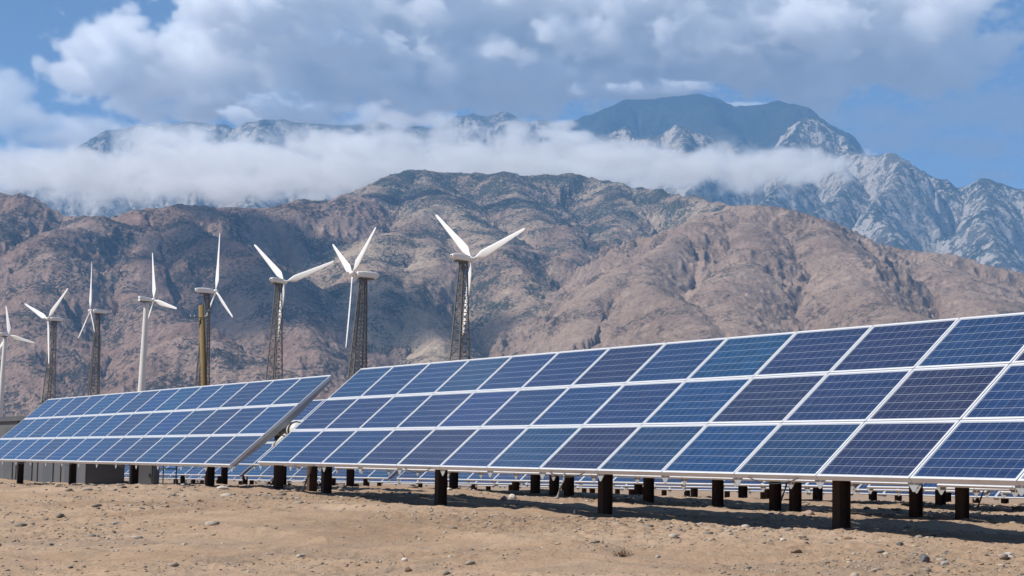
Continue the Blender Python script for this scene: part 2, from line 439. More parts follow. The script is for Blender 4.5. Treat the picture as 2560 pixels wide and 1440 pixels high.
# ------------------------------------------------------------------ solar tables
FR = .028  # frame lip
FD = .068  # frame depth
def module_meshes():
    w, h = U-.018, V-.012
    def frame_(fr, FD):
     for (cx, cy, dx, dy) in ((w/2, FR/2, w, FR), (w/2, h-FR/2, w, FR), (FR/2, h/2, FR, h-2*FR), (w-FR/2, h/2, FR, h-2*FR)):
        fr.box((cx, cy, -FD/2), (dx, dy, FD))
    fr = MB(); frame_(fr, FD); fr2 = MB(); frame_(fr2, .040)
    fm = fr.mesh('module_frame', M_alu)
    def glass(me_mb, z=-.006):
        a, b_ = FR-.002, .001
        me_mb.add([(a, a, z), (w-a, a, z), (w-a, h-a, z), (a, h-a, z)], [(0, 1, 2, 3)])
        me_mb.add([(a, a, z-.005), (a, h-a, z-.005), (w-a, h-a, z-.005), (w-a, a, z-.005)], [(0, 1, 2, 3)])
    def uvs(me, fi):
        uv = me.uv_layers.new(name='UVMap')
        for p in me.polygons:
            for li in p.loop_indices:
                v = me.vertices[me.loops[li].vertex_index].co; uv.data[li].uv = ((v.x-FR)/(w-2*FR), (v.y-FR)/(h-2*FR))
    g = MB(); glass(g); gm = g.mesh('module_glass', M_cell); uvs(gm, 0)
    # backsheet faces down must not flip: keep front up
    both = MB(); both.v = list(fr2.v); both.f = list(fr2.f); both.m = list(fr2.m); both.mi = 1; glass(both)
    bm_ = both.mesh('solar_module', [M_alu, M_cell]); uvs(bm_, 0)
    return fm, gm, bm_
FM, GM, BM = module_meshes()
def rail_mesh():
    # tapered channel that carries the modules, runs up the slope; local y up-slope, z normal
    mb = MB(); L = 3*V; e = .05; B0 = -FD-.035; B1 = -FD-.12
    for x0, x1 in ((-.035, -.030), (.030, .035)):
        mb.prism([(e, -FD), (L-e, -FD), (L-e, B0), (L*.60, B1), (L*.40, B1), (e, B0)], 'x', x0, x1)
    mb.box((0, L/2, -FD-.004), (.060, L-2*e, .006))
    mb.box((0, L*.5, B1+.003), (.060, L*.20, .006))
    ln = math.hypot(L*.40-e, B0-B1); an = math.atan2(B0-B1, L*.40-e)
    mb.box((0, (L*.40+e)/2, (B0+B1)/2), (.060, ln, .006), Matrix.Rotation(-an, 3, 'X'))
    mb.box((0, L-(L*.40+e)/2, (B0+B1)/2), (.060, ln, .006), Matrix.Rotation(an, 3, 'X'))
    # three-cornered gusset plate under the lower edge, facing down-slope
    Mq = Matrix.Rotation(-TILT, 3, 'X')
    poly = [(-.12, 0), (.12, 0), (.015, -.12), (-.015, -.12)]
    c = Vector((0, .035, -FD)); vs = []
    for h in (0, .006):
        for (a, b_) in poly: vs.append(Mq @ Vector((a, h, b_)) + c)
    n = 4
    mb.add(vs, [(3, 2, 1, 0), (4, 5, 6, 7)]+[(q, (q+1) % n, n+(q+1) % n, n+q) for q in range(n)])
    return mb.mesh('rail', M_galv)
RAILM = rail_mesh()
def post_mesh(h):
    mb = MB(); t = .012
    mb.box((0, -.085, h/2), (.145, t, h)); mb.box((0, .085, h/2), (.145, t, h)); mb.box((0, 0, h/2), (t, .158, h))
    return mb.mesh('post', M_rust)
_pm = {}
LOW = Matrix.Rotation(AZ, 4, 'Z')
TCOUNT = [0]
def cable_mesh(l=1.0, sag=.07):
    mb = MB(); mb.tube([(l*t, 0, -sag*4*t*(1-t)) for t in [i/8 for i in range(9)]], .007, 5); return mb.mesh('cable', M_black)
CABM = cable_mesh()
def table(s0, n, k, z0, z1, label, group='solar tracker tables in parallel rows', level=0, posts=None, dtilt=0, cat='solar table'):
    """s0 start along the row (modules), n modules long, k offset of lower edge, z0/z1 lower edge heights at both ends"""
    P0 = sk(s0, k, z0); P1 = sk(s0+n, k, z1)
    d = Vector(P1-P0); slope = math.atan2(d.z, math.hypot(d.x, d.y))
    root = empty('solar_table', (P0[0], P0[1], P0[2]))
    root.rotation_euler = (Matrix.Rotation(AZ, 3, 'Z') @ Matrix.Rotation(-slope, 3, 'Y')).to_euler()
    setp(root, label, cat, group)
    TL = TILT+dtilt
    rot = (TL, 0, 0)
    ct, st = math.cos(TL), math.sin(TL)
    # ---- modules: local x along row, tilt about x
    for j in range(3):
        for i in range(n):
            loc = (i*U+.009, (j*V+.006)*ct, (j*V+.006)*st)
            if level == 0:
                o = bpy.data.objects.new('solar_module', FM); link(o, root); o.location = loc; o.rotation_euler = rot
                g = bpy.data.objects.new('cell_glass', GM); link(g, o)
            else:
                o = bpy.data.objects.new('solar_module', BM); link(o, root); o.location = loc; o.rotation_euler = rot
    # ---- rails under the seams
    for i in range(n+1):
        o = bpy.data.objects.new('rail', RAILM); link(o, root)
        x = i*U + (.04 if i == 0 else (-.04 if i == n else 0)); o.location = (x, 0, 0); o.rotation_euler = rot
    # torque tube
    ty, tz = HALF*1.0, 1.5*V*st
    off = FD+.26
    cy, cz = ty+off*st, tz-off*ct
    mb = MB(); mb.tube([(-.22, cy, cz), (n*U+.22, cy, cz)], .065, 12); mb.build('torque_tube', M_galv, root)
    # purlin just behind lower edge
    if level == 0:
      mb = MB(); mb.box((n*U/2, .22*ct+(FD+.035)*st, .22*st-(FD+.035)*ct), (n*U-.1, .05, .05), Matrix.Rotation(TL, 3, 'X')); mb.build('purlin', M_galv, root)
    Minv = (Matrix.Translation(root.location) @ root.rotation_euler.to_matrix().to_4x4()).inverted()
    if posts is None:
        posts = [s0+.9+3.55*q for q in range(5) if .9+3.55*q < n]
    for sp in posts:
        x = (sp-s0)*U
        wp = Matrix.Translation(root.location) @ root.rotation_euler.to_matrix().to_4x4() @ Vector((x, cy, cz))
        g = min(zgs(wp.x, wp.y), zgs(wp.x+.2, wp.y), zgs(wp.x, wp.y-.2))-.12
        h = wp.z-g-.05
        o = bpy.data.objects.new('post', post_mesh(round(h, 3))); link(o, root)
        o.matrix_local = Minv @ Matrix.Translation((wp.x, wp.y, g)) @ LOW
        if level <= 1:
            cp = MB(); cp.box((0, 0, h-.02), (.24, .26, .05)); cp.box((0, 0, h+.05), (.19, .02, .16))
            q = cp.build('bearing_cap', M_galv, o)
    if level == 0:
        for i in range(n):
            if (i*7+TCOUNT[0]) % 3 != 1: continue
            o = bpy.data.objects.new('cable', CABM); link(o, root); o.location = (i*U+.3, .02, -.035)
    TCOUNT[0] += 1
    return root, Minv
G0 = 'solar tracker tables in parallel rows'
tA, tAi = table(0, 14, 0, -.1131, -.1131, 'largest and nearest solar table, three rows of blue panels, running off the right edge', level=0, posts=[-.30+.12, .28, 3.43, 6.83, 10.28, 13.7], cat='solar table')
tB, tBi = table(-14.95, 14, 0, -.235, -.185, 'left front solar table in line with the largest one, ending at the white drive motor', level=0, posts=[-14.67, -11.03, -7.47, -3.93, -1.3], dtilt=R(-.3))
# rows behind: (row index, start, count, z start, z end, label)
RP = 6.2
def zr3(s): return -.46+.0145*s
def zr4(s): return -.56+.0185*s
def zr5(s): return -.72+.0165*s
rows = [
 (1, -20.9, 14, -.26, -.225, 'second row solar table glimpsed in the gap behind the white drive motor'),
 (1, -6.25, 14, -.255, -.25, 'second row solar table close behind the largest table, rusty posts with grey pipes'),
 (1, 8.05, 7, -.26, -.27, 'second row solar table behind the right end of the largest table'),
 (2, -34.5, 14, zr3(-34.5), zr3(-20.5), 'third row solar table seen beneath the left front table beyond the small cabinet'),
 (2, -20.2, 8, zr3(-20.0), zr3(-12.0), 'short third row solar table seen below the gap between the two front tables'),
 (2, -11.8, 14, zr3(-11.8), zr3(2.2), 'third row solar table seen beneath the middle of the largest table'),
 (2, 2.5, 10, zr3(2.5), zr3(12.5), 'third row solar table seen beneath the right part of the largest table'),
 (3, -42, 14, zr4(-42), zr4(-28), 'fourth row solar table far off at the left end'),
 (3, -27.6, 14, zr4(-27.6), zr4(-13.6), 'fourth row solar table far off beneath the left end of the largest table'),
 (3, -13.3, 14, zr4(-13.3), zr4(.7), 'fourth row solar table far off beneath the middle of the largest table'),
 (3, 1.0, 10, zr4(1), zr4(1)-.02, 'fourth row solar table far off beneath the right part of the largest table'),
 (4, -50, 14, zr5(-50), zr5(-36), 'fifth row solar table, barely visible at far left'),
 (4, -35.7, 14, zr5(-35.7), zr5(-21.7), 'fifth row solar table, thin blue strip beneath the left front table'),
 (4, -21.4, 14, zr5(-21.4), zr5(-7.4), 'fifth row solar table, thin blue strip beneath the middle of the largest table'),
 (4, -7.1, 14, zr5(-7.1), zr5(0), 'fifth row solar table, thin blue strip beneath the right part of the largest table'),
 (5, -28, 14, -1.25, -1.0, 'sixth row solar table, farthest blue strip left of centre'),
 (5, -13.7, 14, -1.0, -.78, 'sixth row solar table, farthest blue strip towards the right'),
]
for (m, s0, n, z0, z1, lab) in rows:
    posts = None
    if m == 1:
        posts = []
        for px in (545, 690, 858, 1115, 1318, 1365, 1402, 1600, 1772, 1915, 1965, 2265, 2380, 2445):
            v = ray(px, 1200); t = (N_ @ O_ + RP + HALF)/(N_ @ v); sp = (v*t-O_) @ A_/U
            if s0+.2 < sp < s0+n-.2: posts.append(sp)
    else: posts = [s0+.5+q*2.35+(.55 if q % 3 == 1 else 0) for q in range(7) if .5+q*2.35+.6 < n]
    table(s0, n, m*RP, z0, z1, lab, level=1 if m <= 2 else 2, posts=posts)
# drive motor in the gap, on table B's end post
def drive():
    c = Matrix.Translation(tB.location) @ tB.rotation_euler.to_matrix().to_4x4()
    off = FD+.26
    y, z = HALF+off*math.sin(TILT), 1.5*V*math.sin(TILT)-off*math.cos(TILT)
    x = 14*U+.30
    d = bpy.data.objects.new('slew_drive', None); link(d, tB); d.location = (x, y, z)
    mb = MB(); mb.tube([(-.16, 0, 0), (-.10, 0, 0), (.12, 0, 0), (.20, 0, 0)], [.15, .17, .17, .10], 20); mb.build('drive_housing', M_motor, d, True)
    mb = MB()
    mb.tube([(.02, .0, 0), (.07, 0, 0)], .20, 24); mb.tube([(-.14, 0, 0), (-.11, 0, 0)], .185, 24); mb.build('drive_ring', M_black, d, True)
    mb = MB(); mb.tube([(0, -.20, -.12), (0, -.42, -.30), (0, -.50, -.36)], [.07, .07, .05], 14); mb.build('drive_motor', M_motor, d, True)
    mb = MB(); mb.tube([(.05, -.18, -.16), (.10, -.36, -.10), (.08, -.52, -.30), (.02, -.44, -.46), (0, -.2, -.5)], .014, 8); mb.build('power_cable', M_black, d, True)
    mb = MB(); mb.tube([(.04, .16, .05), (.05, .40, .34)], .012, 6); mb.build('brace_rod', M_black, d)
drive()
# conduit pipes beside posts (child of the second-row table they serve)
def conduit(px, pyb, D0, root, off=(.0, 0)):
    P, D = ground_at(px, pyb)
    Q = [P+Vector((0, 0, -.05)), P+Vector((.01, 0, .05)), P+Vector((.06, 0, .2)), P+Vector((.13, .02, .38)), P+Vector((.15, .05, .6)), P+Vector((.15, .1, .8))]
    mb = MB()
    Mi = (Matrix.Translation(root.location) @ root.rotation_euler.to_matrix().to_4x4()).inverted()
    mb.tube([Mi @ q for q in Q], .022, 10); mb.tube([Mi @ (P+Vector((0, 0, -.02))), Mi @ (P+Vector((.005, 0, .04)))], .035, 10)
    mb.build('conduit', M_cond, root, True)
second = [o for o in bpy.data.objects if o.get('label', '').startswith('second row solar table close')][0]
conduit(1393, 1246, 30, second); conduit(1950, 1262, 30, second); conduit(757, 1229, 39, tA); conduit(2445, 1270, 26, second)

# ------------------------------------------------------------------ equipment enclosure behind the left table
def enclosure():
    s1 = -15.7; k0 = 4.0; dp = 1.3
    # local frame: x along row, y = N_
    zb = -1.5; zt = 1.20; L = 22.0
    P = sk(s1, k0, zb); root = empty('equipment_enclosure', tuple(P), AZ)
    setp(root, 'long dark grey equipment enclosure standing behind the left front table', 'equipment enclosure')
    H = zt-zb
    mb = MB(); mb.box((-L/2, dp/2, H/2), (L, dp, H)); mb.build('wall', M_dark2, root)
    mb = MB(); mb.box((-L/2, dp/2, H+.06), (L+.24, dp+.24, .12)); mb.box((-L/2, dp/2, H+.15), (L+.1, dp+.1, .06)); mb.build('roof', M_dark, root)
    for i in range(6):
        x = -1.9-2.9*i
        mb = MB(); mb.box((x, -.022, H*.47), (1.35, .04, H*.86)); d = mb.build('door', M_dark, root)
        hb = MB(); hb.box((x+.52, -.055, H*.48), (.04, .03, .25)); hb.build('handle', M_black, d)
        vb = MB()
        for q in range(7): vb.box((x+1.45, -.02, H*.62+q*.06), (.9, .03, .03))
        vb.build('vent', M_dark, root)
    for i in range(8):
        mb = MB(); mb.box((-.05-i*(L-.1)/7, -.02, H/2), (.09, .035, H)); mb.build('corner_post', M_dark, root)
    # small cabinet
    P = at(360, 1205, 62.0); z = zgs(P[0], P[1]); r2 = empty('cabinet', (P[0], P[1], z-.1), R(-12))
    setp(r2, 'small dark cabinet among pipe rails right of the long enclosure', 'cabinet')
    mb = MB(); mb.box((0, 0, .42), (.85, .5, .84)); mb.build('housing', M_dark, r2)
    mb = MB(); mb.box((0, -.262, .45), (.74, .02, .66)); d = mb.build('door', M_dark2, r2)
    mb = MB(); mb.box((.3, -.285, .45), (.03, .02, .12)); mb.build('handle', M_black, d)
    # pipe rail
    P = at(382, 1205, 63.5); z = zgs(P[0], P[1]); r3 = empty('pipe_railing', (P[0], P[1], z-.1), R(-6))
    setp(r3, 'low railing of thin dark pipes between the small cabinet and a post', 'railing')
    for x in (-.75, -.2, .35, .8):
        mb = MB(); mb.tube([(x, 0, 0), (x, 0, 1.0)], .022, 8); mb.build('upright', M_dark, r3)
    for zz in (.35, .62, .86, .98):
        mb = MB(); mb.tube([(-.8, -.03, zz), (.85, -.03, zz)], .018, 8); mb.build('rail', M_dark, r3)
enclosure()

# ------------------------------------------------------------------ utility pole
def pole():
    D = 95.0
    top = at(503, 763, D); bot = at(510.5, 950, D); d = (bot-top)/(top[2]-bot[2]); zb = zgs(bot[0], bot[1])-.3
    base = bot+d*(bot[2]-zb)
    root = empty('utility_pole', tuple(base)); setp(root, 'brown wooden utility pole with one thin crossarm, in front of a lattice tower', 'utility pole')
    v = Vector(top-base); mb = MB(); mb.tube([Vector((0, 0, 0)), v*.5, v], [.19, .165, .14], 14); mb.build('shaft', M_wood, root, True)
    t = (top-at(503, 795, D)); c = v-Vector(t)
    mb = MB(); mb.box(c+Vector((-.12, -.18, 0)), (.86, .06, .05)); ar = mb.build('crossarm', M_lat, root)
    for x in (-.5, -.3, .25):
        mb = MB(); p = c+Vector((x, -.18, .02)); mb.tube([p, p+Vector((0, 0, .05)), p+Vector((0, 0, .12))], [.02, .045, .03], 10); mb.build('insulator', M_galv, ar)
    mb = MB(); mb.tube([v+Vector((.17, -.05, -.1)), v*.9+Vector((.18, -.05, 0)), v*.8+Vector((.19, -.05, 0))], .045, 10); mb.build('riser_pipe', M_galv, root)
pole()

# ------------------------------------------------------------------ wind turbines
def airfoil(mb, Rb):
    secs = []
    n = 14
    def foil(c, t):
        pts = []
        for i in range(n):
            w = 2*math.pi*i/n; xx = math.cos(w); yy = math.sin(w)
            pts.append((1.35*c*(xx*.5-.12), 1.2*t*yy*.5*(1+.35*xx)))
        return pts
    st = [(.02, .20, .20, 0), (.07, .21, .20, 4), (.13, .50, .16, 15), (.20, .78, .13, 14), (.32, .72, .11, 9), (.5, .58, .085, 5), (.7, .45, .06, 2), (.88, .33, .04, 0), (.97, .24, .03, -1), (1.0, .10, .015, -1)]
    vs = []
    for (r, c, t, tw) in st:
        a = R(tw+3)
        for (x, y) in foil(c, t): vs.append((x*math.cos(a)-y*math.sin(a), x*math.sin(a)+y*math.cos(a), r*Rb))
    fs = []
    for i in range(len(st)-1):
        for j in range(n): fs.append((i*n+j, i*n+(j+1) % n, (i+1)*n+(j+1) % n, (i+1)*n+j))
    fs.append(tuple(range(n))); fs.append(tuple((len(st)-1)*n+j for j in range(n-1, -1, -1)))
    mb.add(vs, fs)
def turbine(hpx, hpy, D, psi, a0, cone, lattice, lean, Rb, label, box=False):
    hub = Vector(at(hpx, hpy, 1)/np.linalg.norm(at(hpx, hpy, 1))*D)
    ax = Vector((math.sin(psi), -math.cos(psi), 0)); hx = Vector((math.cos(psi), math.sin(psi), 0)); up = Vector((0, 0, 1))
    th = {'third': .045, 'rotor': .06}.get('third' if 'third from left' in label else ('rotor' if 'rotor left' in label else ''), 0)
    if th:
        Q = Matrix.Rotation(th, 3, 'Y'); hx = Q @ hx; up = Q @ up; ax = Q @ ax
    top = hub-ax*1.45-up*.45
    zb = zgs(top.x, top.y)-.4
    H = top.z-zb
    base = Vector((top.x-lean*H, top.y, zb))
    root = empty('wind_turbine', base); setp(root, label, 'wind turbine', 'wind turbines standing in a line behind the panels')
    hub -= base; top -= base
    B = Matrix((hx, ax, up)).transposed()  # local x=hx, y=ax, z=up
    if lattice:
        wt, wb = .34, 1.6
        mb = MB()
        n = 30
        def corner(i, t):
            w = wb*(1-t)**1.25+wt*(1-(1-t)**1.25) if False else wb+(wt-wb)*t
            dx, dy = ((-1, -1), (1, -1), (1, 1), (-1, 1))[i]
            q = Vector((top.x*t, top.y*t, (H)*t))
            ang = psi
            return q+hx*dx*w+ax*dy*w
        ts = [1-(1-i/n)**.9 for i in range(n+1)]
        for i in range(4):
            mb.tube([corner(i, t) for t in (0, .5, 1)], [.13, .11, .09], 4)
        for a_, b_ in zip(ts[:-1], ts[1:]):
            for i in range(4):
                j = (i+1) % 4
                mb.tube([corner(i, a_), corner(j, b_)], .038, 3, False); mb.tube([corner(j, a_), corner(i, b_)], .038, 3, False)
                mb.tube([corner(i, b_), corner(j, b_)], .036, 3, False)
                mid = (a_+b_)/2
                mb.tube([corner(i, mid), corner(j, mid)], .024, 3, False)
        mb.build('lattice_tower', M_lat, root)
        mb = MB()
        for s_ in (-1, 1): mb.tube([Vector((0, 0, 0))+hx*s_*.2, top+hx*s_*.2], .03, 4)
        for q in range(int(H/.45)):
            t = q*.45/H; c = top*t; mb.tube([c-hx*.2, c+hx*.2], .018, 3, False)
        mb.build('ladder', M_lat, root)
    else:
        mb = MB(); mb.tube([Vector((0, 0, 0)), top*.5, top*.97, top], [.95, .70, .46, .46], 24); mb.build('tubular_tower', M_tow, root, True)
    # nacelle
    c = hub-ax*1.75
    mb = MB()
    if box:
        prof = [(1.15, .0, .34, .30), (1.1, -.02, .40, .36), (-1.1, .08, .46, .46), (-1.2, .1, .44, .44)]
    else:
        prof = [(1.3, 0, .22, .24), (1.15, 0, .36, .34), (.6, .03, .45, .42), (-.6, .06, .46, .44), (-1.35, .10, .40, .34), (-1.65, .14, .30, .22), (-1.72, .14, .2, .16)]
    vs = []; n = 16
    for (t, dz, hw, hh) in prof:
        for j in range(n):
            w = 2*math.pi*j/n; e = .45
            cx = math.copysign(abs(math.cos(w))**e, math.cos(w)); cz = math.copysign(abs(math.sin(w))**e, math.sin(w))
            vs.append(c+ax*t+hx*cx*hw+up*(cz*hh+dz))
    fs = [tuple(range(n)), tuple((len(prof)-1)*n+j for j in range(n-1, -1, -1))]
    for i in range(len(prof)-1):
        for j in range(n): fs.append((i*n+j, i*n+(j+1) % n, (i+1)*n+(j+1) % n, (i+1)*n+j))
    mb.add(vs, fs); nac = mb.build('nacelle', M_white, root)
    mb = MB(); q = c-ax*(1.24 if box else 1.74)+up*.12; mb.box(q, (.26, .04, .16), B); mb.build('rear_vent', M_black, nac)
    mb = MB(); mb.box(c-ax*.05-up*.46, (.95, 1.9, .12), B); mb.build('bedplate', M_lat, root)
    mb = MB(); mb.tube([c-up*.50+ax*.3, c-up*.72+ax*.3], .38, 16); mb.build('yaw_bearing', M_lat, root)
    # hub
    mb = MB(); mb.tube([hub-ax*.42, hub-ax*.25, hub+ax*.15, hub+ax*.38, hub+ax*.46], [.24, .33, .33, .2, .06], 16); hb = mb.build('hub', M_white, root, True)
    am = MB(); airfoil(am, Rb); me = am.mesh('blade', M_blade, True)
    for i in range(3):
        an = a0+i*2*math.pi/3
        d = (hx*math.sin(an)+up*math.cos(an))*math.cos(cone)+ax*math.sin(cone)
        chord = (hx*math.cos(an)-up*math.sin(an)); nrm = d.cross(chord)
        Mx = Matrix((chord, nrm, d)).transposed().to_4x4(); Mx.translation = hub
        o = bpy.data.objects.new('blade', me); link(o, root); o.matrix_local = Mx
    return root
TT = [
 (23, 838, 475, 156.2, -344.7, 5.7, 0, .030, 7.5, 'farthest left wind turbine on white tubular tower, cut by the left edge', False),
 (120, 797, 395.7, 315.7, -68.1, 1.6, 1, .030, 9.5, 'lattice tower wind turbine second from left, one blade straight down and two raised', False),
 (226, 777, 369, 293.3, -1.9, 2.7, 1, .012, 9.5, 'lattice tower wind turbine third from left, two lower blades splayed downward', False),
 (385, 750, 351.6, 123.9, -342.5, 3.3, 0, .022, 9.5, 'wind turbine with boxy housing on a smooth pale tubular tower left of the wooden pole', True),
 (540, 729, 302.4, 115.5, -358.8, 2.2, 1, .02, 9.5, 'wind turbine on lattice tower directly behind the wooden utility pole', False),
 (712, 705, 294.6, 148.0, -311.5, 5.0, 1, .02, 9.5, 'lattice tower wind turbine above the left table, one wide blade reaching right', False),
 (882, 684, 235.8, 293.8, -62.8, 1.5, 1, .035, 9.5, 'lattice tower wind turbine above the gap between front tables, rotor left of its tower', False),
 (1180, 648, 231.5, 134.3, 49.7, 1.8, 1, .018, 9.5, 'rightmost wind turbine, largest of the line, two blades raised in a V', False),
]
for (hx_, hy_, D, psi, a0, cone, lat, lean, Rb, lab, bx) in TT:
    turbine(hx_, hy_, D, R(psi), R(a0), R(cone), lat, lean, Rb, lab, bx)
# ------------------------------------------------------------------ mountains
SUN = Vector((-.868, -.247, 1.0)).normalized()
def P3(L):
    return [at(px, py, D*1000.) for (px, py, D) in L]
def ridge_height(X, Y, lines, slope, soft):
    """height of a terrain made of ridge crests falling away on both sides"""
    H = np.full(X.shape, -1e9); Dm = np.full(X.shape, 1e9); SA = np.zeros(X.shape); off = 0
    for (pts, sl, drop) in lines:
        for a, b in zip(pts[:-1], pts[1:]):
            ab = b-a; L2 = ab[0]**2+ab[1]**2; L = math.sqrt(L2)
            t = np.clip(((X-a[0])*ab[0]+(Y-a[1])*ab[1])/L2, 0, 1)
            dx = X-(a[0]+ab[0]*t); dy = Y-(a[1]+ab[1]*t); d = np.hypot(dx, dy)
            h = a[2]+ab[2]*t-drop - sl*(np.sqrt(d*d+soft*soft)-soft)
            m = h > H
            Dm = np.where(m, d, Dm); SA = np.where(m, off+t*L, SA); H = np.where(m, h, H); off += L
        off += 977
    return H, Dm, SA
def polar(a0, a1, na, r):
    T, Rr = np.meshgrid(np.radians(np.linspace(a0, a1, na)), r)
    return np.sin(T)*Rr, np.cos(T)*Rr
def blur(H, n):
    for _ in range(n):
        H = (np.roll(H, 1, 0)+np.roll(H, -1, 0)+H*2)/4*1.0; H[0] = H[1]; H[-1] = H[-2]
        H = (np.roll(H, 1, 1)+np.roll(H, -1, 1)+H*2)/4; H[:, 0] = H[:, 1]; H[:, -1] = H[:, -2]
    return H
def mat_mountain(name, rockA, rockB, shrub, shrub_lo, shrub_hi, sc, granite=None, bumpd=12, zshrub=None):
    m, nt, b = material(name)
    p = nt.node('ShaderNodeTexCoord').outputs['Object']
    big = nt.noise(p, .0014/sc*1.0, 5, .6); mid = nt.noise(p, .010/sc, 6, .65, .4); fin = nt.noise(p, .055/sc, 5, .75)
    c = nt.mix(nt.ramp(big, [(.38, 0), (.62, 1)]), rockA, rockB)
    f = nt.math('MULTIPLY', nt.math('MULTIPLY_ADD', mid, .7, .65), nt.math('MULTIPLY_ADD', nt.noise(p, .16, 3, .8), 1.3, .35))
    c = nt.mix(1.0, c, nt.node('ShaderNodeCombineColor', {0: f, 1: f, 2: f}).outputs[0], 'MULTIPLY')
    # boulder outcrops, paler
    c = nt.mix(nt.ramp(nt.math('ADD', nt.math('MULTIPLY', fin, .6), nt.math('MULTIPLY', mid, .4)), [(.53, 0), (.62, .75)]), c, tuple(min(.6, x*1.55) for x in rockB))
    v = nt.math('ADD', nt.math('MULTIPLY', fin, .55), nt.math('MULTIPLY', nt.noise(p, .004/sc, 4, .6), .45))
    if zshrub:
        z = nt.node('ShaderNodeSeparateXYZ', {0: p}).outputs[2]
        zz = nt.node('ShaderNodeMapRange', {'Value': z, 'From Min': zshrub[0], 'From Max': zshrub[1], 'To Min': 0.0, 'To Max': zshrub[2]}).outputs[0]
        v = nt.math('ADD', v, zz)
    mask = nt.ramp(v, [(shrub_lo, 0), (shrub_hi, 1)])
    c = nt.mix(mask, c, shrub)
    if granite:
        # bare granite faces where the slope is steep and on vertical ribs
        g = nt.node('ShaderNodeNewGeometry'); nz = nt.node('ShaderNodeSeparateXYZ', {0: g.outputs['Normal']}).outputs[2]
        st = nt.noise(nt.vmath('MULTIPLY', p, (.015, .015, .0042)), 1.0, 7, .70, .4)
        q = nt.math('ADD', nt.math('ADD', nt.math('MULTIPLY', st, 1.0), nt.math('MULTIPLY', fin, .75)), nt.math('MULTIPLY', nt.math('SUBTRACT', .75, nz), .30))
        gm = nt.ramp(q, [(granite[3], 0), (granite[4], 1)])
        z = nt.node('ShaderNodeSeparateXYZ', {0: p}).outputs[2]
        c = nt.mix(gm, c, granite[:3])
    nt.l.new(c, b.inputs['Base Color']); b.inputs['Roughness'].default_value = 1; b.inputs['Specular IOR Level'].default_value = 0
    h = nt.math('ADD', nt.math('MULTIPLY', mid, 1.0), nt.math('MULTIPLY', fin, .35))
    bp = nt.node('ShaderNodeBump', {'Height': h, 'Strength': 1.0, 'Distance': float(bumpd)}); nt.l.new(bp.outputs[0], b.inputs['Normal'])
    return m
def mountain(name, lines, a0, a1, na, rad, slope, soft, amp, lam, mat, seed, gul=1.0, kind='structure', crestkeep=200., label=None, base=0., fine=30.):
    X, Y = polar(a0, a1, na, rad)
    wx = fbm(X/(lam*2.2)+seed, Y/(lam*2.2), 3)*lam*.45; wy = fbm(X/(lam*2.2)-seed, Y/(lam*2.2)+7, 3)*lam*.45
    H, Dm, SA = ridge_height(X+wx*sstep(0, crestkeep*2, 300.)*.6, Y+wy*.6, lines, slope, soft)
    H = blur(H, 5)
    kp = .25+.75*sstep(0, crestkeep*2.2, Dm)
    g = ridged((X+wx)/lam+seed, (Y+wy)/lam, 6)
    g2 = ridged((X+wx)/(lam*.28)+seed*3, (Y+wy)/(lam*.28), 5, gain=.55)
    g3 = np.abs(fbm(SA/(lam*.32)+wx/lam*1.5+seed, Dm/(lam*1.6), 4))
    H = H + kp*(amp*(g-.66)+amp*.34*(g2-.4)) - gul*amp*1.1*kp*sstep(.22, .0, g3)*sstep(0, lam*.8, Dm)
    g4 = ridged((X+wx)/(lam*.095)+seed*5, (Y+wy)/(lam*.095), 3)
    H = H + fine*kp*(g4-.4)*sstep(0, 60, Dm) + 4*fbm(X/20, Y/20, 3)
    o = grid_mesh(name, X, Y, H, mat)
    setp(o, label, kind=kind)
    return o
M_foot = mat_mountain('foothill_rock', (.24, .155, .12), (.325, .232, .185), (.052, .047, .045), .485, .55, .45)
M_bare = mat_mountain('bare_hill_rock', (.255, .178, .135), (.32, .235, .182), (.085, .068, .056), .51, .59, .42, bumpd=10)
M_mid = mat_mountain('brushy_hill_rock', (.27, .18, .135), (.40, .31, .225), (.045, .05, .042), .49, .56, .42, zshrub=(450, 1100, .07))
M_gran = mat_mountain('granite_rock', (.12, .11, .095), (.18, .16, .135), (.03, .038, .032), .40, .56, 1.2, granite=(.46, .405, .35, .885, .955), bumpd=45)
M_forest = mat_mountain('forested_peak', (.055, .05, .045), (.075, .068, .06), (.022, .026, .024), .35, .55, 2.0, bumpd=35)
foot = [
 (P3([(-500, 470, 4.7), (-200, 480, 4.7), (-60, 487, 4.6), (60, 485, 4.6), (110, 512, 4.6), (165, 543, 4.6), (205, 533, 4.6), (250, 517, 4.55), (285, 535, 4.5), (325, 552, 4.5), (345, 525, 4.6), (375, 503, 4.7), (440, 490, 4.7), (490, 496, 4.75), (525, 512, 4.8), (560, 505, 4.9)]), .62, 0),
 (P3([(560, 505, 4.9), (680, 512, 5.0), (760, 502, 5.1), (860, 480, 5.3)]), .6, 0),
 (P3([(440, 492, 4.7), (500, 560, 4.45), (590, 590, 4.3), (650, 650, 4.1), (720, 740, 3.8), (760, 860, 3.5)]), .62, 0),
 (P3([(250, 520, 4.5), (200, 560, 4.35), (145, 582, 4.15), (190, 640, 3.95), (120, 760, 3.65), (60, 900, 3.4)]), .60, 0),
 (P3([(60, 487, 4.6), (-40, 560, 4.3), (-120, 700, 3.9)]), .6, 0),
 (P3([(375, 505, 4.7), (400, 600, 4.35), (380, 700, 4.0), (440, 800, 3.6), (560, 900, 3.3)]), .62, 0),
 (P3([(560, 880, 3.2), (640, 905, 3.1), (720, 900, 3.05), (790, 960, 2.95)]), .5, 0),
 (P3([(300, 900, 3.3), (400, 845, 3.3), (480, 850, 3.25), (620, 960, 3.0)]), .5, 0),
]
